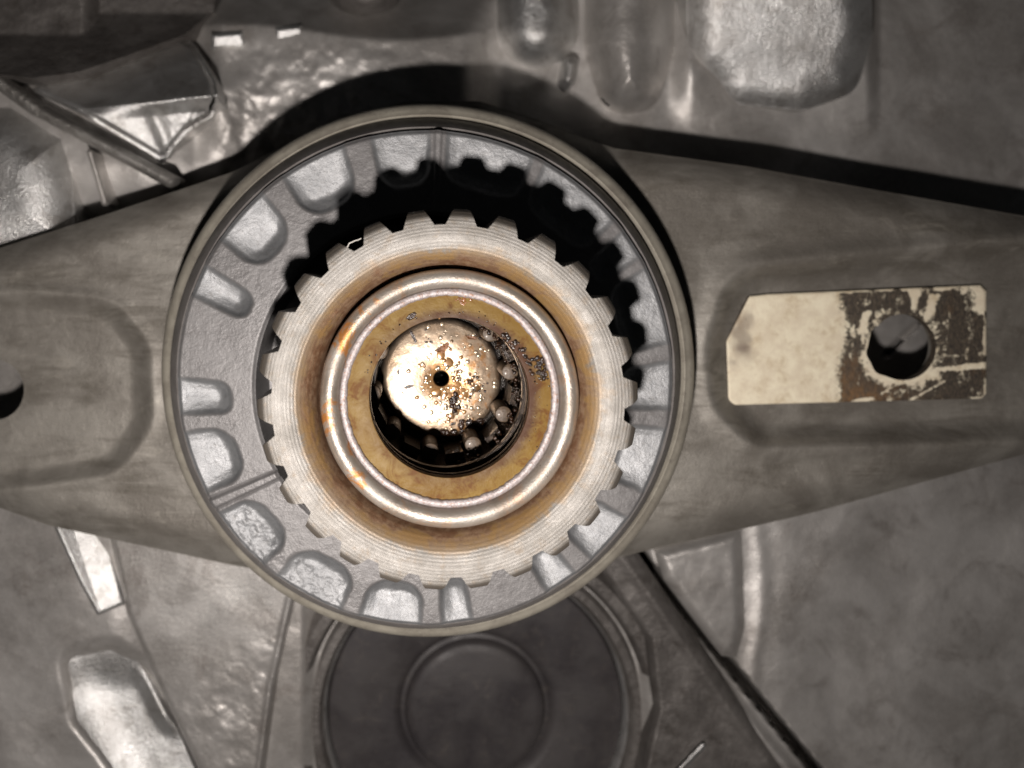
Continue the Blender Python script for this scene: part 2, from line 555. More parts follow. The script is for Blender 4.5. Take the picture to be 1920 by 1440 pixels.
M_STEEL = spline_mat()
M_BEAD = bead_mat()
M_GRAIN = granular_mat()
M_AMBER = amber_mat()
M_DISC = disc_mat()
M_PLATE = plate_mat()
M_ROLLER = simple('oily_roller_steel', (0.082, 0.054, 0.032), 0.1, 0.45, 0.05, 0.3, 5)
M_CAGE = simple('oily_dark_cage', (0.045, 0.033, 0.025), 0.6, 0.22, 0.5, 0.6, 7, 0.03)
M_GRIME = simple('black_brown_sludge', (0.022, 0.010, 0.005), 0.0, 0.2, 0.3, 0.8, 5, 0.02)
M_DROP = simple('amber_oil_drops', (0.26, 0.135, 0.05), 0.3, 0.16, 0.8, 0.6, 3, 0.0)
M_DROP_PALE = simple('pale_oil_drops', (0.36, 0.285, 0.20), 0.5, 0.18, 0.6, 0.3, 3, 0.0)
M_FLAKE = simple('brown_flake', (0.16, 0.06, 0.015), 0.1, 0.3, 0.5, 0.5, 5, 0.02)
M_LINT = simple('pale_lint', (0.75, 0.72, 0.66), 0.0, 0.6, 0.0, 0.1, 5, 0.0)

# ------------------------------------------------------------------ gearbox housing behind everything
DEEP = -8.6
house = thing('gearbox_housing', 'grey cast alloy gearbox casing with bosses and ribs, filling the background behind the lever', 'gearbox casing', (0, 0, DEEP))


LOBE = [(152, 1250), (205, 1236), (240, 1260), (300, 1360), (335, 1440), (400, 1600), (310, 1600), (232, 1420), (170, 1340)]


def z_shell(x, y):
    top = -7.0 + 0.25 * fbm(x, y, 260, 3, 1)
    z = top + 0 * x
    # upper left steps nearer, and a wide lip that faces away from the lamp along the top
    z = z + sm(520, 250, x) * sm(480, 300, y) * sm(110, 165, y) * 1.25
    z = z + 0.55 * sm(360, 420, x) * sm(945, 860, x) * sm(400, 200, y)
    z = z + 0.16 * fbm(x, y, 30, 4, 7) * sm(380, 430, x) * sm(900, 700, x) * sm(70, 110, y) * sm(420, 300, y)
    lip = np.clip((y + 90 - 14 * np.sin(x / 95.0)) / 150, 0, 1)
    z = z + (lip - 1) * 2.8 * sm(280, 350, x) * sm(940, 860, x) * sm(300, 150, y)
    # right top: long step at x = 1640
    z = z + 0.5 * sm(1650, 1625, x) * sm(1250, 1300, x) * sm(260, 120, y)
    # lower half
    z = z + 0.7 * fbm(x, y, 300, 2, 24) * sm(1640, 1760, x)
    lo = sm(760, 900, y)
    zl = -6.5 + 0.2 * fbm(x, y, 240, 3, 2)
    zl = zl + 0.75 * fbm(x, y, 330, 2, 22) * sm(1430, 1600, x) + 0.4 * fbm(x, y, 200, 2, 23) * sm(250, 100, x)
    zl = zl + 0.2 * sm(1360, 1480, x + 12 * np.sin(y / 60.0))          # right-hand wall stands nearer
    zl = zl + 0.05 * np.exp(-((x - 1418 + 10 * np.cos(y / 70.0)) / 15.0) ** 2) * sm(1345, 1290, y)
    zl = zl + 0.65 * sm(330, 200, x) - 0.95 * sm(38, -30, sd_poly(x, y, LOBE, 10))
    zl = zl - 0.35 * sm(560, 600, x) * sm(1230, 1190, x) - 0.9 * sm(306, 292, sd_circle(x, y, 893, 1345, 0))
    z = z * (1 - lo) + zl * lo
    # long black parting slot on the lower right
    slot = sd_capsule(x, y, 1165, 1000, 1560, 1480, 9)
    z = z - 1.7 * sm(3, -3, slot)
    z = z + 0.25 * np.exp(-((sd_capsule(x, y, 1125, 1010, 1520, 1495, 0)) / 13.0) ** 2) * lo
    z = z - 0.25 * sm(4, 0, sd_capsule(x, y, 1660, 665, 1722, 606, 3))       # slit seen through the lever's hole
    z = z + 0.035 * fbm(x, y, 40, 3, 3)
    return z


grid_surface('shell', house, M_HOUSING, (-150, -150, 2090, 1590), 5, None, z_shell, 1.2)


def feature(name, mat, sdf, zf, bbox, step=3, thick=1.0, label=None):
    return grid_surface(name, house, mat, bbox, step, sdf, zf, thick, label=label)


# upper left ledge turned away from the lamp, shade deepened by darker alloy; lighter top corner
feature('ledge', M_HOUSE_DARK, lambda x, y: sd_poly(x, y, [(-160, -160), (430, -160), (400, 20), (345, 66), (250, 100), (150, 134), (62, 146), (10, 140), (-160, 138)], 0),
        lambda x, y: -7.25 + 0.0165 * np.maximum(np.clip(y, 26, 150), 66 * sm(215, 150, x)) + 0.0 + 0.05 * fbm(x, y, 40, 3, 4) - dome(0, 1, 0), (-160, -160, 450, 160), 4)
# wedge-shaped lug: upper face dark, lower face catching the light
LUG_F = facing(270, 245, -5.2)
LUG = [(62, 150), (150, 135), (330, 66), (362, 82), (402, 150), (408, 190), (396, 218), (352, 244), (326, 272), (312, 294), (298, 296), (160, 214), (66, 172)]


def z_lug(x, y):
    yr = 203 - 0.10 * (x - 160)
    lo = sm(-2, 30, y - yr)
    z = -4.75 - 0.0165 * np.clip(yr - y, 0, 200) + (LUG_F[1] * np.clip(y - yr, 0, 200) + LUG_F[0] * (x - 250)) * lo - 0.1 * lo
    z = z - 0.12 * np.exp(-((x - 0.42 * (y - 200) - 283) / 14.0) ** 2) * sm(195, 215, y)
    z = z + 0.16 * fbm(x, y, 26, 3, 5) * sm(285, 330, x) * sm(150, 200, y)
    s = sd_poly(x, y, LUG, -4)
    return z + dome(s, 9, 0.18) - 0.18


feature('lug', M_HOUSE_BRIGHT, lambda x, y: sd_poly(x, y, LUG, 2), z_lug, (50, 55, 420, 305), 2.5, 0.8)
# thin rib running down to the right
feature('rib', M_ROUGH, lambda x, y: np.minimum(sd_capsule(x, y, -60, 110, 70, 205, 15), sd_capsule(x, y, 70, 205, 318, 338, 13)),
        lambda x, y: -5.25 + dome(np.minimum(sd_capsule(x, y, -60, 110, 70, 205, 16), sd_capsule(x, y, 70, 205, 318, 338, 14)), 15, 0.32), (-100, 85, 345, 365), 2.5, 0.7)
feature('swelling', M_HOUSE_BRIGHT, lambda x, y: sd_poly(x, y, [(-160, 190), (20, 205), (112, 265), (128, 330), (138, 460), (-160, 560)], 6),
        lambda x, y: -5.75 + dome(sd_poly(x, y, [(-160, 190), (20, 205), (112, 265), (128, 330), (138, 460), (-160, 560)], 6), 110, 0.75) + 0.02 * fbm(x, y, 50, 2, 6), (-165, 170, 160, 570), 3, 0.8)
feature('fin', M_HOUSING, lambda x, y: sd_capsule(x, y, 168, 286, 196, 380, 6), lambda x, y: -5.15 + dome(sd_capsule(x, y, 168, 286, 196, 380, 6), 6, 0.1) - 0.004 * (y - 286), (155, 270, 210, 395), 2, 0.8)
# two cast pads on the upper wall
for px, py, hw, hh in ((428, 78, 30, 12), (543, 66, 26, 12)):
    pts = [(px - hw, py - hh), (px + hw - 6, py - hh - 4), (px + hw, py + hh - 8), (px + hw - 4, py + hh), (px - hw, py + hh)]
    feature('cast_pad', M_HOUSE_BRIGHT, lambda x, y, p=pts: sd_poly(x, y, p, 3), lambda x, y, p=pts, c=py, f=facing(px, py, -6.5): -6.5 + f[1] * (y - c) + f[0] * (x - 485) * .3 + dome(sd_poly(x, y, p, 3), 9, .12), (px - 45, py - 30, px + 45, py + 30), 2, 0.9)
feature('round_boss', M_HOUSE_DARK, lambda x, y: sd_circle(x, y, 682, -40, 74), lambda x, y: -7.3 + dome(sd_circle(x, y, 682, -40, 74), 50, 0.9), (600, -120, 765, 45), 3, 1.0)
# two thumb-shaped bosses above the bearing and a broad one to their right
s_b1 = lambda x, y: sd_capsule(x, y, 1008, -120, 1008, 50, 78)
feature('boss', M_HOUSE_BRIGHT, s_b1, lambda x, y: -7.0 + dome(s_b1(x, y), 74, 1.25) + 0.05 * fbm(x, y, 40, 3, 8), (920, -200, 1095, 135), 3, 0.8)
s_bt = lambda x, y: sd_capsule(x, y, 1070, 120, 1066, 148, 15)
feature('nub', M_HOUSE_BRIGHT, s_bt, lambda x, y: -6.6 + dome(s_bt(x, y), 17, 0.35), (1045, 75, 1090, 172), 2, 0.8)
s_b2 = lambda x, y: sd_poly(x, y, [(1150, -140), (1216, -140), (1214, 80), (1190, 158), (1172, 158), (1150, 80)], 54)
feature('boss', M_HOUSING, s_b2, lambda x, y: -6.9 + dome(s_b2(x, y), 84, 1.5) + 0.05 * fbm(x, y, 36, 3, 9), (1085, -210, 1280, 225), 3, 0.9)
P3_F = facing(1400, 70, -6.2)
P3 = [(1340, -160), (1575, -160), (1580, 60), (1560, 130), (1500, 150), (1400, 140), (1345, 100)]
s_b3 = lambda x, y: sd_poly(x, y, P3, 56)
feature('boss', M_HOUSE_BRIGHT, s_b3, lambda x, y: -6.62 + dome(s_b3(x, y), 70, 0.5) + P3_F[1] * (np.minimum(y, 150) - 150) * sm(210, 80, y) + 0.3 * P3_F[0] * (x - 1460) + 0.03 * fbm(x, y, 40, 3, 10), (1270, -230, 1650, 230), 3, 0.9)

# lower left: bright bar, bright lobe, sloping web
BAR_F = facing(165, 1070, -5.75)
BAR = [(98, 975), (200, 1000), (232, 1132), (184, 1152), (150, 1090)]
feature('bar', M_HOUSE_BRIGHT, lambda x, y: sd_poly(x, y, BAR, 2), lambda x, y: -5.75 + BAR_F[1] * (y - 1060) + BAR_F[0] * (x - 170) + 0.0035 * np.clip(160 + 0.33 * (y - 1060) - x, 0, 90) + dome(sd_poly(x, y, BAR, 2), 8, 0.12), (85, 960, 245, 1165), 2.5, 1.2)


def z_lobe(x, y):
    s = sd_poly(x, y, LOBE, 26)
    xc = 0.52 * (y - 1250) + 235
    f = facing(190, 1350, -6.2)
    ramp = lambda t, n: sum(np.clip((t + o) / n, 0, 1) for o in (-20, -10, 0, 10, 20)) / 5
    z = -6.05 + f[0] * 52 * ramp(x - xc + 114, 52) + 0.2 * f[0] * 80 * ramp(x - xc + 60, 80) + f[1] * 0.45 * (y - 1330) + 0.30 * sm(1300, 1205, y)
    z = z + 0.22 * np.exp(-((x - 0.5 * (y - 1250) - 262) / 16.0) ** 2) * sm(1240, 1290, y) * sm(1390, 1340, y)
    return z + 0.015 * fbm(x, y, 60, 2, 12)


feature('lobe', M_HOUSE_BRIGHT, lambda x, y: sd_poly(x, y, LOBE, 26), z_lobe, (110, 1190, 450, 1600), 3, 0.8)
WEB = [(196, 960), (572, 1000), (548, 1130), (512, 1290), (470, 1600), (400, 1600), (372, 1440), (300, 1290), (238, 1150)]


def z_web(x, y):
    s = sd_poly(x, y, WEB, 0)
    z = -5.55 + dome(s, 10, 0.2) - 0.2 + 0.10 * fbm(x, y, 120, 2, 13)
    lump = fbm(x, y, 30, 3, 14) * sm(1150, 1260, y + 0.8 * (x - 480))
    return z + 0.09 * lump + 0.12 * sm(-16, -2, s) * sm(380, 470, x)


feature('web', M_HOUSING, lambda x, y: sd_poly(x, y, WEB, 0), z_web, (180, 950, 585, 1600), 3, 1.3)
# lower centre: pair of raised rings round the pressed cover
cw = W(893, 1345, -6.8)
S68 = (ZC + 6.8) / F
for r, h, wd, mt in ((302, 0.16, 14, M_HOUSE_DARK), (340, 0.34, 20, M_HOUSE_DARK)):
    pr = [((r - wd) * S68, -7.6), ((r - wd) * S68, -6.95 + h * .6), ((r - wd * .5) * S68, -6.9 + h), ((r + wd * .4) * S68, -6.9 + h), ((r + wd) * S68, -6.95 + h * .6), ((r + wd) * S68, -7.6)]
    lathe('collar', house, mt, pr, 160, 40, center=cw)
# streak of bright metal at the foot of the frame
feature('edge_bead', M_HOUSE_BRIGHT, lambda x, y: sd_capsule(x, y, 1268, 1450, 1318, 1398, 9), lambda x, y: -6.1 + dome(sd_capsule(x, y, 1268, 1450, 1318, 1398, 9), 9, 0.25), (1250, 1380, 1335, 1470), 2, 0.8)
# flat web right of the cover
TRI = [(1165, 1010), (1198, 1040), (1505, 1490), (1290, 1600), (1200, 1460), (1230, 1330), (1215, 1200), (1120, 1060)]
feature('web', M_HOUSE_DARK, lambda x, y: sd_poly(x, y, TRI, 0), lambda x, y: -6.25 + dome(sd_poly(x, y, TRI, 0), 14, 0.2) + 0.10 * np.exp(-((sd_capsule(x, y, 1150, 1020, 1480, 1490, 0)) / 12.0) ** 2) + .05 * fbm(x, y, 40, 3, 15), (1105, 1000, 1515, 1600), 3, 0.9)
PATCH = [(1222, 1030), (1395, 985), (1402, 1180), (1385, 1240), (1350, 1235), (1240, 1090)]
feature('pad', M_HOUSING, lambda x, y: sd_poly(x, y, PATCH, -6), lambda x, y: -6.3 + dome(sd_poly(x, y, PATCH, -6), 22, 0.25) + .08 * fbm(x, y, 50, 3, 16), (1215, 975, 1410, 1250), 3, 0.7)

# pressed cover in the round recess
cover = thing('pressed_cover', 'dark round pressed cover with a raised centre circle, below the bearing', 'cover', (cw[0], cw[1], -7.6))
prof = [(0.0, -6.97), (1.50, -7.0), (1.66, -7.03), (1.72, -7.08), (1.78, -7.22), (1.88, -7.24), (1.96, -7.12), (2.10, -7.06), (3.55, -7.02), (3.66, -7.05), (3.74, -7.2), (3.74, -7.6)]
lathe('disc', cover, M_COVER, prof, 160, 40)
lathe('edge_ring', cover, M_HOUSE_BRIGHT, [(3.745, -7.6), (3.745, -6.95), (3.79, -6.88), (3.84, -6.95), (3.84, -7.6)], 160, 40)

# ------------------------------------------------------------------ clutch fork lever
fork = thing('clutch_lever', 'long dirty grey steel lever crossing behind the round bearing, hollowed at each end', 'lever', (0, 0, -5.2))
HOLE_R = (1691, 651, 66)
HOLE_L = (-12, 731, 57)
gx, gy = 822, 705


def edge_top(x):
    l = np.interp(x, [-200, 0, 200, 430, 620, 760, 900, 1010, 1150, 1400, 1640, 1920, 2120], [520, 465, 402, 325, 230, 190, 190, 225, 278, 312, 356, 405, 442])
    return l


def edge_bot(x):
    return np.interp(x, [-200, 0, 95, 200, 328, 437, 620, 800, 980, 1220, 1400, 1525, 1680, 1920, 2120], [905, 952, 986, 1009, 1036, 1060, 1090, 1100, 1092, 1030, 990, 961, 918, 852, 800])


def sd_fork(x, y):
    s = -sd_circle(x, y, *HOLE_L)
    s = np.maximum(s, -sd_circle(x, y, *HOLE_R))
    return np.maximum(s, -sd_circle(x, y, gx, gy, 250))


DISH_R = [(1440, 590), (1900, 545), (2150, 525), (2150, 750), (1860, 735), (1450, 745), (1425, 720), (1420, 660)]
DISH_L = [(-260, 660), (60, 645), (165, 655), (185, 680), (188, 770), (165, 800), (60, 815), (-260, 860)]


def z_fork(x, y):
    s = np.maximum(edge_top(x) - y, y - edge_bot(x))
    z = -4.45 + dome(s, 62, 0.42) - 0.42
    z = z + 0.05 * fbm(x, y, 150, 3, 20)
    dr = sd_poly(x, y, DISH_R, 46)
    z = z - 0.36 * sm(54, -2, dr)
    z = z + 0.10 * np.exp(-((dr - 52) / 20.0) ** 2)
    dl = sd_poly(x, y, DISH_L, 80)
    z = z - 0.26 * sm(20, -22, dl) + 0.05 * np.exp(-((dl - 20) / 12.0) ** 2)
    z = z - 0.35 * sm(360, 440, x) * sm(620, 400, x) * 0
    return z


def fork_warp(x, v):
    v = v / 900.0
    return x, edge_top(x) + v * (edge_bot(x) - edge_top(x))


grid_surface('lever_body', fork, M_FORK, (-160, 0, 2090, 900), 5, sd_fork, z_fork, 0.28, warp=fork_warp)

# worn cream plate seated in the right hollow
PL = [(1362, 640), (1405, 556), (1440, 552), (1838, 535), (1849, 546), (1849, 738), (1840, 747), (1378, 759), (1366, 750)]


def hole_edge(x, y):
    a = np.arctan2(y - 651, x - 1693)
    rr = 62 + 5.0 * np.exp(-((np.abs(a) - 3.0) / 0.35) ** 2) + 2.0 * np.sin(a * 9) * sm(2.0, 2.6, np.abs(a)) + 7 * np.exp(-((a - 2.5) / 0.3) ** 2)
    return np.hypot(x - 1693, y - 651) - rr


def sd_plate(x, y):
    return np.maximum(sd_poly(x, y, PL, 0), -hole_edge(x, y))


def paint(x, y):
    n = fbm(x, y, 30, 4, 30)
    m = sm(1600, 1556, x - 14 * np.sin((y - 560) / 38.0) * sm(760, 640, y))            # unworn left half
    h = hole_edge(x, y)
    ring = sm(30, -2, h + 26 * n) * (0.35 + 0.65 * sm(1650, 1600, x) + 0.7 * sm(640, 720, y) + .5 * sm(1700, 1760, x) * sm(660, 600, y))
    e = np.minimum.reduce([1849 - x + 0 * y, y - (535 + (1849 - x) * 0.038) + 0 * x, 747 + (1849 - x) * 0.02 - y])
    rim = sm(9, 2, e + 8 * n) * (0.75 * sm(-0.12, 0.12, fbm(x, y, 44, 2, 31)) + .25)
    corner = sm(52, 20, np.hypot(x - 1846, y - 548) + 60 * n)
    drip = np.maximum.reduce([sm(14, 4, np.abs(x - 1628 + 0.25 * (y - 580)) + 14 * n) * sm(575, 590, y) * sm(640, 620, y),
                              sm(16, 5, np.abs(x - 1714) + 16 * n) * sm(600, 570, y), sm(16, 5, np.abs(x - 1750 + .3 * (y - 560)) + 16 * n) * sm(545, 556, y) * sm(612, 590, y),
                              sm(20, 4, np.abs(y - 706 + 0.10 * (x - 1700)) + 34 * n) * sm(1640, 1665, x) * sm(1790, 1740, x),
                              sm(9, 2, np.abs(y - 693 + 0.10 * (x - 1760)) + 12 * n) * sm(1720, 1760, x),
                              0.8 * sm(4, 1, np.abs(y - 700 + 0.5 * (x - 1740)) + 4 * n) * sm(1690, 1700, x) * sm(1745, 1735, x) * 1.0,
                              0.8 * sm(4, 1, np.abs(y - 734 + 0.55 * (x - 1660)) + 4 * n) * sm(1645, 1655, x) * sm(1700, 1690, x),
                              0.8 * sm(4, 1, np.abs(y - 742 + 0.55 * (x - 1722)) + 4 * n) * sm(1690, 1710, x) * sm(1780, 1770, x),
                              0.7 * sm(4, 1, np.abs(y - 614 + 0.45 * (x - 1615)) + 3 * n) * sm(1588, 1598, x) * sm(1640, 1632, x),
                              0.6 * sm(4, 1, np.abs(y - 667) + 5 * n) * sm(1760, 1775, x) * sm(1820, 1800, x)])
    fleck = 0.62 * sm(0.02, 0.20, fbm(x, y, 20, 3, 36)) * sm(75, 10, h) + 0.45 * sm(0.06, 0.2, fbm(x * 2.2, y * 0.7, 26, 3, 37))
    return np.clip(np.maximum.reduce([m, ring, rim, corner, drip, fleck]), 0, 1)


def rust(x, y):
    n = fbm(x, y, 26, 4, 33)
    a = sm(1588, 1640, x) * 0 + sm(1760, 1600, x) * sm(690, 742, y + 40 * n) * 0.95
    return np.clip(np.maximum(a, sm(1640, 1590, x) * sm(640, 700, y + 40 * n) * 0.6) + .45 * sm(.08, .2, fbm(x, y, 60, 3, 35)) * sm(1740, 1790, x), 0, 1)


def smudge(x, y):
    n = fbm(x, y, 30, 4, 34)
    return 0.65 * sm(46, 8, np.hypot((x - 1388) * 1.5, (y - 632) * 0.75) + 60 * n) + 0.25 * sm(36, 6, np.hypot(x - 1402, (y - 668)) + 40 * n)


def z_plate(x, y):
    return -4.66 - 0.0 * x + dome(sd_poly(x, y, PL, 0), 4, 0.03) - 0.03


grid_surface('wear_plate', fork, M_PLATE, (1350, 525, 1860, 770), 2.0, sd_plate, z_plate, 0.16, attrs={'paint': paint, 'rust': rust, 'smudge': smudge}, label='cream painted plate, worn to bare dark metal round its ragged hole')

# ------------------------------------------------------------------ release bearing ring
bx, by = W(797, 709, -2.6)
S26 = (ZC + 2.6) / F
bearing = thing('release_bearing', 'large round grey bearing with scooped pockets round its face and pale rim', 'bearing', (bx, by, -4.4))
lathe('outer_rim', bearing, M_RIM, [(5.07, -4.4), (5.10, -3.17), (5.125, -3.15)] + [(5.07 + 0.34 * math.sin(math.radians(a)), -3.49 + 0.34 * math.cos(math.radians(a))) for a in (10, 25, 40, 55, 70, 82)] + [(5.41, -3.75), (5.41, -4.4)], 300, 50, center=(0.075, 0.055))
lathe('dust_band', bearing, M_BAND, [(4.80, -4.2), (4.815, -2.80), (4.84, -2.77), (5.08, -3.13), (5.095, -3.18), (5.095, -4.2)], 300, 40, center=(0.015, 0.02))


# angle from the top clockwise: (start, end, inner radius in photo pixels, corner radius, depth)
POCKETS = [(261.3, 270.4, 365, 14, .20), (289.2, 297.5, 358, 16, .22), (303.8, 319.0, 371, 22, .22), (324.4, 340.9, 370, 24, .22),
           (347.0, 361.3, 368, 20, .16), (4.9, 26.5, 372, 18, .16), (28.8, 50.5, 372, 18, .14), (53.0, 61.0, 372, 14, .13), (63.0, 82.0, 372, 18, .14),
           (85.6, 97.6, 366, 18, .16), (101.5, 117.8, 366, 20, .18), (124.3, 137.6, 366, 20, .2), (142.0, 150.6, 368, 16, .22),
           (168.6, 176.3, 368, 14, .22), (180.6, 195.8, 374, 24, .20), (199.6, 217.2, 373, 26, .20), (220.6, 237.0, 378, 24, .20), (242.2, 257.6, 372, 26, .24)]


def build_casting():
    nt, nr = 1080, 84
    th = np.linspace(0, 360, nt, endpoint=False)
    rr = np.linspace(322, 466, nr)
    T, R = np.meshgrid(th, rr)
    z = np.full(T.shape, 0.0)
    # the hole's centre lies a little below the rim's centre
    frac = (466 - R) / (466 - 322)
    OX, OY = 3.0 * frac, 16.0 * frac
    nz = fbm(T * 7.3, R, 20, 3, 40)
    scoop = np.zeros(T.shape)
    for a0, a1, ri, rc, dep in POCKETS:
        rc = rc * (1.35 if a1 - a0 > 12 else 1.1)
        mid, half = (a0 + a1) / 2, (a1 - a0) / 2
        da = (T - mid + 540) % 360 - 180
        u = np.abs(np.radians(da) * R)
        hw = np.radians(half) * R
        ri2 = ri + 12 * (u / np.maximum(hw, 1)) ** 2 * (1 if half > 6 else .6)
        qx, qy = u - hw + rc, (ri2 - R) + rc
        s = np.hypot(np.maximum(qx, 0), np.maximum(qy, 0)) + np.minimum(np.maximum(qx, qy), 0) - rc
        lin = np.clip((468 - R) / (468 - ri), 0, 1)                  # the scoop runs out shallow towards the rim
        floor = 0.22 + 1.25 * lin ** 1.15
        wall = sm(3, -9, s + 3 * nz) * (0.35 + 0.65 * sm(-2, 34, R - ri2 + 6 * nz)) * (0.7 + 0.3 * sm(0, -26, s))
        z = np.minimum(z, -dep * floor * wall)
        scoop = np.maximum(scoop, sm(2, -4, s + 3 * nz))
    z = z + 0.012 * fbm(T * 7.3, R, 46, 4, 41)
    lump = fbm(T * 7.3, R, 13, 3, 42)
    z = z + 0.06 * lump * sm(196, 204, T) * sm(240, 232, T) * sm(390, 420, R)
    # raised strip at the parting mark and thin rib at the top
    d = (T - 239.4)
    z = z + 0.05 * sm(1.3, 0.9, np.abs(d + 0.0))
    z = z - 0.035 * np.exp(-((T - 240.9) / .28) ** 2) - 0.03 * np.exp(-((T - 237.9) / .25) ** 2)
    dt = np.minimum(T, 360 - T)
    z = z + 0.05 * sm(1.0, 0.6, np.abs((T + 180) % 360 - 180 - 3.1))
    # rounded outer and inner edges
    z = z - 0.05 * sm(459, 466, R) - 0.06 * sm(329, 322, R)
    ang = np.radians(T)
    px = 797 + OX + R * np.sin(ang)
    py = 709 + OY - R * np.cos(ang)
    s = S26
    X = (px - 797) * s
    Y = -(py - 709) * s
    Z = z - 2.6 + 4.4
    V = np.stack([X, Y, Z], -1).reshape(-1, 3)
    i = np.arange(nr - 1)[:, None]
    j = np.arange(nt)[None, :]
    j2 = (j + 1) % nt
    q = np.stack([i * nt + j, i * nt + j2, (i + 1) * nt + j2, (i + 1) * nt + j], -1).reshape(-1, 4)
    n0 = len(V)
    inner, outer = V[:nt], V[-nt:]
    def down(ring, depth, scl):
        w = ring.copy()
        c = ring.mean(0)
        w[:, :2] = c[:2] + (w[:, :2] - c[:2]) * scl
        w[:, 2] = depth
        return w
    V = np.concatenate([V, inner, down(inner, 0.55, 0.985), down(inner, 0.5, 0.90), down(inner, 0.0, 0.88), outer, down(outer, 0.1, 1.0)])
    k = np.arange(nt)
    k2 = (k + 1) % nt
    qs = [q]
    for b in (0, 1, 2):
        o1, o2 = n0 + b * nt, n0 + (b + 1) * nt
        qs.append(np.stack([o2 + k, o2 + k2, o1 + k2, o1 + k], -1))
    o1, o2 = n0 + 4 * nt, n0 + 5 * nt
    qs.append(np.stack([o1 + k, o1 + k2, o2 + k2, o2 + k], -1))
    me = new_mesh('face_casting', V, np.concatenate(qs)[:, ::-1], True, 70)
    at_ = me.attributes.new('scoop', 'FLOAT', 'POINT')
    full = np.zeros(len(V), np.float32)
    full[:nt * nr] = scoop.ravel()
    at_.data.foreach_set('value', full)
    link('face_casting', me, M_BEARING, bearing)


build_casting()

# ------------------------------------------------------------------ splined hub
hub = thing('splined_hub', 'bright turned steel hub with a ring of teeth, standing inside the round bearing', 'hub', (0, 0, -5.2))
K = ZC / F      # cm per photo pixel at the hub's face
ROOT, TIP = 331 * K, 363 * K
body = [(1.50, -5.2), (ROOT - .02, -5.2), (ROOT, -5.15), (ROOT, 0.0), (314 * K, 0.0), (311 * K, -0.004), (288 * K, -0.062), (284 * K, -0.082), (276 * K, -0.14), (268 * K, -0.235), (262 * K, -0.33), (257 * K, -0.44), (252 * K, -0.62), (250.5 * K, -0.9), (1.50, -0.9)]
lathe('hub_body', hub, M_STEEL, body, 312, 40)


def tooth_mesh():
    n = 6
    base, tip = math.radians(360 / 26 * 0.372), math.radians(2.4)
    rows = [ROOT, 340 * K, 347 * K, 353 * K, 359 * K, TIP]
    zt = [0.0, 0.0, -0.012, -0.06, -0.125, -0.19]
    V, Fc = [], []
    for zz in (0, 1):
        for k, r in enumerate(rows):
            f = max(0.0, (r - ROOT) / (TIP - ROOT))
            half = base + (tip - base) * f ** 0.9
            for j in range(n + 1):
                a = -half + 2 * half * j / n
                V.append((r * math.cos(a), r * math.sin(a), 5.2 + zt[k] if zz == 0 else 0.05))
    m = n + 1
    L = len(rows)
    for k in range(L - 1):
        for j in range(n):
            Fc.append((k * m + j, (k + 1) * m + j, (k + 1) * m + j + 1, k * m + j + 1))
    off = L * m
    for j in range(n):
        k = L - 1
        Fc.append((k * m + j, off + k * m + j, off + k * m + j + 1, k * m + j + 1))
    for k in range(L - 1):
        Fc.append((k * m, off + k * m, off + (k + 1) * m, (k + 1) * m))
        Fc.append((k * m + n, (k + 1) * m + n, off + (k + 1) * m + n, off + k * m + n))
    return new_mesh('tooth', V, Fc, True, 30)


tm = tooth_mesh()
tm.materials.append(M_STEEL)
tooth0 = link('tooth', tm, None, hub)
for k in range(26):
    o = tooth0 if k == 0 else tooth0.copy()
    if k:
        COL.objects.link(o)
        o.parent = hub
    o.rotation_euler = (0, 0, math.radians(90 - 4.3 - k * 360 / 26))

# seal pressed into the hub
seal = thing('oil_seal', 'round steel-cased oil seal with an oil-stained amber face, set inside the toothed hub', 'seal', (0.04, -0.005, -1.6))
bead = [(249 * K, -1.5), (249 * K, -0.42)] + arc(231 * K, -0.31, 18 * K, -20, 180, 22) + [(210.5 * K, -0.36)]
lathe('bead', seal, M_BEAD, bead, 256, 60)
RN = fbm(np.arange(256) * 9.0, np.zeros(256), 12, 3, 50)


def wob(r, a):
    k = (a / (2 * np.pi) * 256).astype(int) % 256
    return 0.035 * RN[k] * (np.abs(r - 197 * K) < 0.02)


lathe('lip_ring', seal, M_GRAIN, [(213 * K, -0.40), (211 * K, -0.315), (209.5 * K, -0.305), (199 * K, -0.305), (197 * K, -0.33), (196.5 * K, -0.50)], 256, 60, wob=wob)
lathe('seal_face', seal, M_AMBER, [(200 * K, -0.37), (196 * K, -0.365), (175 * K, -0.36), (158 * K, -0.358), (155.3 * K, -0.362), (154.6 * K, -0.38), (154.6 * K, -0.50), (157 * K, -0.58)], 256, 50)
lathe('inner_lip', seal, M_CAGE, [(157.5 * K, -0.57), (154.2 * K, -0.60), (153.4 * K, -0.63), (154.6 * K, -0.68), (160 * K, -0.72), (168 * K, -0.74)], 256, 50)

# needle roller bearing deeper in the bore
rb = thing('roller_bearing', 'oily black roller bearing with pale rollers, down inside the bore around the pale disc', 'roller bearing', (0, 0.034, -2.6))
lathe('race', rb, M_BLACK, [(1.43, -0.74), (1.43, -2.62), (1.17, -2.62)], 128, 40)
cage = [(1.42, -0.92), (1.41, -0.90), (1.31, -0.91), (1.30, -0.95), (1.31, -1.06), (1.38, -1.10), (1.38, -2.25), (1.24, -2.30), (1.22, -2.34), (1.22, -2.50), (1.25, -2.55), (1.42, -2.55)]
lathe('cage', rb, M_CAGE, cage, 128, 35)
pr = [(0.0, 0.20)] + [(0.120, 0.20), (0.142, 0.19), (0.150, 0.165), (0.150, -0.55), (0.13, -0.60), (0.0, -0.60)]
a = np.linspace(0, 2 * np.pi, 24, endpoint=False)
Vr = np.concatenate([np.stack([r * np.cos(a), r * np.sin(a), np.full(24, z)], -1) for r, z in pr])
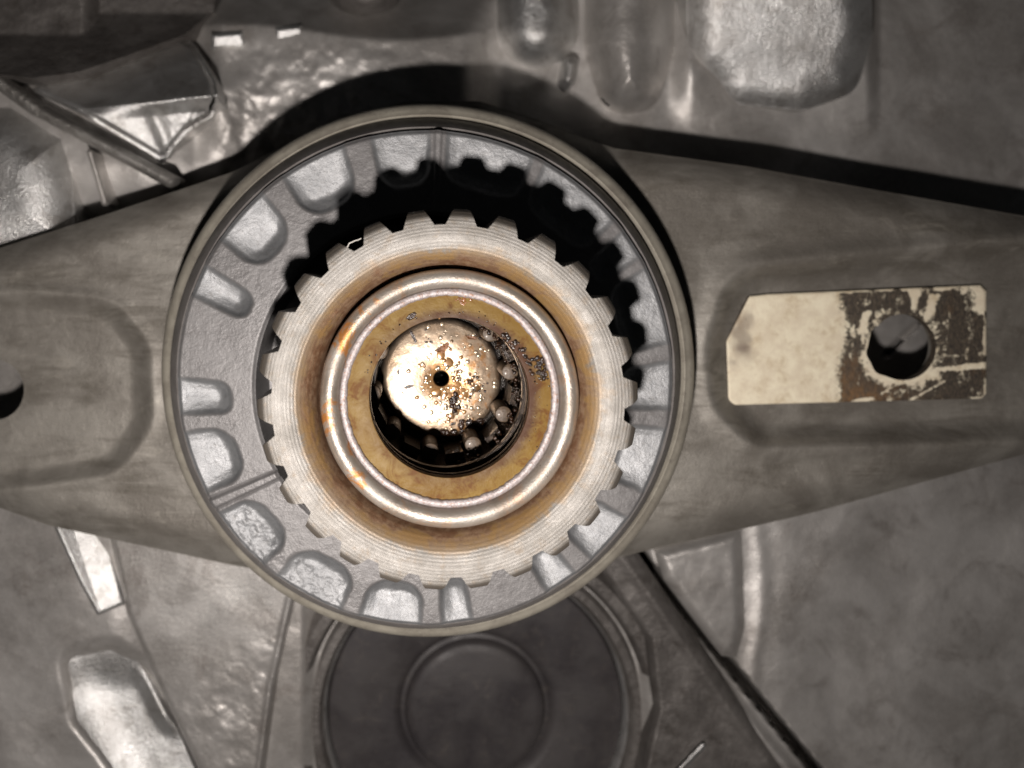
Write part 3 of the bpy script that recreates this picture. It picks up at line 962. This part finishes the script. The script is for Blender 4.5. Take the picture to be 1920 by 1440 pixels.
fr = [(i * 24 + j, (i + 1) * 24 + j, (i + 1) * 24 + (j + 1) % 24, i * 24 + (j + 1) % 24) for i in range(len(pr) - 1) for j in range(24)]
rm = new_mesh('roller', Vr, np.array(fr), True, 40)
rm.materials.append(M_ROLLER)
r0 = link('roller', rm, None, rb)
cl = [(0.145, 0.02, 0.0)]
for k in (0, 1, 2, 3, 6, 7, 8, 9):           # two are missing at the top, under the sludge
    o = r0 if k == 0 else r0.copy()
    if k:
        COL.objects.link(o)
        o.parent = rb
    an = math.radians(90 - (189 + 36 * k))
    o.location = (-0.03 + 1.24 * math.cos(an), 0.035 + 1.24 * math.sin(an), -1.78 + 2.6)
    # a bar of the cage between each pair
    V, Fc = [], []
am = math.radians(18)
bar_v, bar_f = [], []
for s_ in (-1, 1):
    for z in (-1.52, -2.28):
        for r in (1.22, 1.36):
            bar_v.append((r * math.cos(s_ * 0.13), r * math.sin(s_ * 0.13), z + 2.6))
bar_f = [(0, 1, 3, 2), (4, 6, 7, 5), (0, 2, 6, 4), (1, 5, 7, 3), (0, 4, 5, 1), (2, 3, 7, 6)]
bm_ = new_mesh('cage_bar', bar_v, bar_f, False)
bm_.materials.append(M_CAGE)
b0 = link('cage_bar', bm_, None, rb)
for k in range(10):
    o = b0 if k == 0 else b0.copy()
    if k:
        COL.objects.link(o)
        o.parent = rb
    o.rotation_euler = (0, 0, math.radians(90 - (189 + 18 + 36 * k)))

# end of the inner shaft
shaft = thing('inner_shaft', 'pale oil-spattered disc with a small black centre hole, the shaft end deep in the bore', 'shaft', (0, 0.034, -4.2))
lathe('end_disc', shaft, M_DISC, [(0.145, -4.0), (0.145, -2.43), (0.152, -2.405), (0.165, -2.40), (1.02, -2.40), (1.09, -2.42), (1.14, -2.48), (1.155, -2.56), (1.155, -4.2)], 160, 50)
lathe('centre_hole', shaft, M_BLACK, [(0.0, -3.6), (0.143, -3.6), (0.143, -2.44)], 48, 50)


def blobs(name, root, mat, pts, label=None, kind='stuff'):
    """a scatter of little flattened, lumpy drops joined into one part: (x, y, z, radius, flatness)"""
    base = [(0, 0, 1)]
    rings, seg = 4, 10
    for i in range(1, rings + 1):
        ph = math.pi / 2 * i / rings
        for j in range(seg):
            t = 2 * math.pi * j / seg
            base.append((math.sin(ph) * math.cos(t), math.sin(ph) * math.sin(t), math.cos(ph)))
    fb = [(0, 1 + j, 1 + (j + 1) % seg) for j in range(seg)]
    for i in range(rings - 1):
        for j in range(seg):
            p, q = 1 + i * seg, 1 + (i + 1) * seg
            fb.append((p + j, q + j, q + (j + 1) % seg, p + (j + 1) % seg))
    V, Fc = [], []
    for (x, y, z, r, fl) in pts:
        o = len(V)
        ph1, e1, e2 = random.random() * 6.28, random.uniform(-.18, .18), random.uniform(-.12, .12)
        for (bx_, by_, bz_) in base:
            t = math.atan2(by_, bx_)
            k = r * (1 + e1 * math.cos(2 * t + ph1) + e2 * math.cos(3 * t + 2 * ph1))
            V.append((x + bx_ * k, y + by_ * k, z + bz_ * r * fl))
        Fc += [tuple(o + i for i in f) for f in fb]
    off = np.array([0., 0, 0])
    me = new_mesh(name, local(root, np.array(V)), Fc, True)
    return link(name, me, mat, root, kind, label)


def at(px, py, z):
    x, y = W(px, py, z)
    return (x, y, z)


pts, pale = [], []
while len(pts) < 75:
    px, py = random.gauss(862, 34), random.gauss(725, 62)
    if math.hypot(px - 826, py - 711) > 104 or math.hypot(px - 826, py - 711) < 20:
        continue
    r = random.choice([0.014, 0.02, 0.026, 0.034, 0.045])
    pts.append((*at(px, py, -2.403), r, random.uniform(.2, .38)))
while len(pale) < 190:
    px, py = random.gauss(838, 50), random.gauss(715, 62)
    if math.hypot(px - 826, py - 711) > 106 or math.hypot(px - 826, py - 711) < 18 or (px < 790 and random.random() < .8):
        continue
    r = random.choice([0.012, 0.017, 0.022, 0.028, 0.036, .048])
    pale.append((*at(px, py, -2.403), r, random.uniform(.2, .36)))
blobs('oil_drop', shaft, M_DROP, pts)
blobs('oil_drop', shaft, M_DROP_PALE, pale)
sl = []
for (cx_, cy_, sx, sy, n_, zz, rmax) in ((858, 752, 7, 11, 22, -2.40, .06), (893, 720, 10, 10, 14, -2.40, .035), (885, 801, 26, 9, 80, -2.40, .085), (800, 640, 3, 8, 9, -2.4, .03), (902, 632, 8, 3, 8, -2.40, .03), (925, 640, 9, 8, 12, -2.40, .03), (868, 712, 12, 5, 14, -2.4, .03)):
    for _ in range(n_):
        px, py = random.gauss(cx_, sx), random.gauss(cy_, sy)
        if math.hypot(px - 826, py - 711) < 113:
            sl.append((*at(px, py, zz), random.uniform(.012, rmax), random.uniform(.3, .7)))
blobs('sludge', shaft, M_GRIME, sl)
st_ = [(*at(random.gauss(852, 24), random.gauss(728, 24), -2.402), random.uniform(.03, .11), random.uniform(.05, .12)) for _ in range(46)]
st_ = [p for p in st_ if math.hypot(p[0], p[1] - 0.034) > 0.28 and math.hypot(p[0], p[1] - .034) < .95]
blobs('oil_stain', shaft, M_DROP, st_)


def flake(root, name, mat, poly, z, th=0.02, tilt=0.0):
    P3 = [at(px, py, z + tilt * k) for k, (px, py) in enumerate(poly)]
    n = len(P3)
    V = np.array(P3 + [(x, y, z_ - th) for x, y, z_ in P3])
    Fc = [tuple(range(n))[::-1], tuple(range(n, 2 * n))] + [(i, (i + 1) % n, n + (i + 1) % n, n + i) for i in range(n)]
    return link(name, new_mesh(name, local(root, V), Fc, False), mat, root)


flake(shaft, 'flake', M_FLAKE, [(814, 658), (826, 650), (840, 642), (842, 647), (836, 657), (832, 663), (822, 660)], -2.37, .02, .004)
flake(shaft, 'flake', M_FLAKE, [(872, 629), (884, 630), (896, 633), (892, 637), (878, 636)], -2.37, .02, .004)
flake(shaft, 'flake', M_GRIME, [(756, 727), (764, 722), (777, 722), (772, 727), (760, 730)], -2.385, .012, .0)
flake(shaft, 'flake', M_GRIME, [(767, 620), (773, 622), (782, 640), (778, 644), (772, 632)], -2.385, .012, .0)
flake(shaft, 'flake', M_GRIME, [(744, 697), (748, 692), (750, 700), (746, 704)], -2.385, .012, .0)

# sludge on the seal face
sl, gl = [], []
path = [(945, 628), (962, 640), (975, 655), (988, 672), (1000, 680), (1018, 680), (1024, 690), (1022, 705), (1010, 695), (992, 690)]
for i in range(len(path) - 1):
    for _ in range(11):
        t = random.random()
        px = path[i][0] + t * (path[i + 1][0] - path[i][0]) + random.gauss(0, 4.5)
        py = path[i][1] + t * (path[i + 1][1] - path[i][1]) + random.gauss(0, 4.5)
        sl.append((*at(px, py, -0.37), random.uniform(.014, .046), random.uniform(.4, .9)))
for _ in range(150):                                    # oily beads along the upper and right bore edge
    an = math.radians(random.uniform(-15, 165))
    r = 158 + abs(random.gauss(0, 5))
    sl.append((*at(843 + r * math.cos(an), 745 - r * math.sin(an), -0.37), random.uniform(.008, .024), random.uniform(.4, .9)))
for _ in range(60):
    an = math.radians(random.uniform(-35, 25))
    r = random.uniform(160, 205)
    sl.append((*at(843 + r * math.cos(an), 745 - r * math.sin(an), -0.37), random.uniform(.008, .02), random.uniform(.4, .9)))
for _ in range(110):
    an, r = random.uniform(0, 6.283), random.uniform(160, 197)
    sl.append((*at(843 + r * math.cos(an), 747 - r * math.sin(an), -0.37), random.uniform(.004, .011), .5))
blobs('sludge', seal, M_GRIME, sl)
flake(seal, 'flake', M_GRIME, [(761, 598), (766, 591), (777, 586), (781, 589), (776, 597), (768, 601)], -0.335, .03, .003)
fl = [(*at(868 + random.gauss(0, 7), 565 + random.gauss(0, 3), -0.37), random.uniform(.02, .045), .35) for _ in range(14)]
blobs('oil_stain', seal, M_FLAKE, fl)
rs = [(*at(843 + 163 * math.cos(t) + random.gauss(0, 5), 745 - 163 * math.sin(t) + random.gauss(0, 5), -0.37), random.uniform(.008, .018), .6) for t in [random.uniform(0, 6.28) for _ in range(90)]]
blobs('oil_drop', seal, M_DROP, rs)

# dark splashes between the rollers
sl = []
for _ in range(120):
    an = math.radians(random.uniform(-80, 60))
    sl.append((1.27 * math.cos(an) + random.gauss(0, .03), 1.27 * math.sin(an) + random.gauss(0, .03), random.uniform(-1.9, -1.0), random.uniform(.012, .04), .8))
blobs('sludge', rb, M_GRIME, sl)

# ------------------------------------------------------------------ lint caught on a tooth
lint = bpy.data.curves.new('lint_thread', 'CURVE')
lint.dimensions = '3D'
lint.bevel_depth = 0.0075
sp = lint.splines.new('POLY')
lp = [(648, 466, .01), (652, 462, .03), (655, 456, .05), (660, 454, .05), (666, 451, .05), (671, 450, .04), (677, 447, .02)]
sp.points.add(len(lp) - 1)
for p, (px, py, z) in zip(sp.points, lp):
    p.co = (*at(px, py, z - .05), 1)
dg_o = bpy.data.objects.new('lint_thread', lint)
me = bpy.data.meshes.new_from_object(dg_o)
bpy.data.objects.remove(dg_o)
lo = link('lint_thread', me, M_LINT)
lo['label'] = 'tiny pale thread of lint caught between two upper left teeth of the hub'
lo['category'] = 'lint'
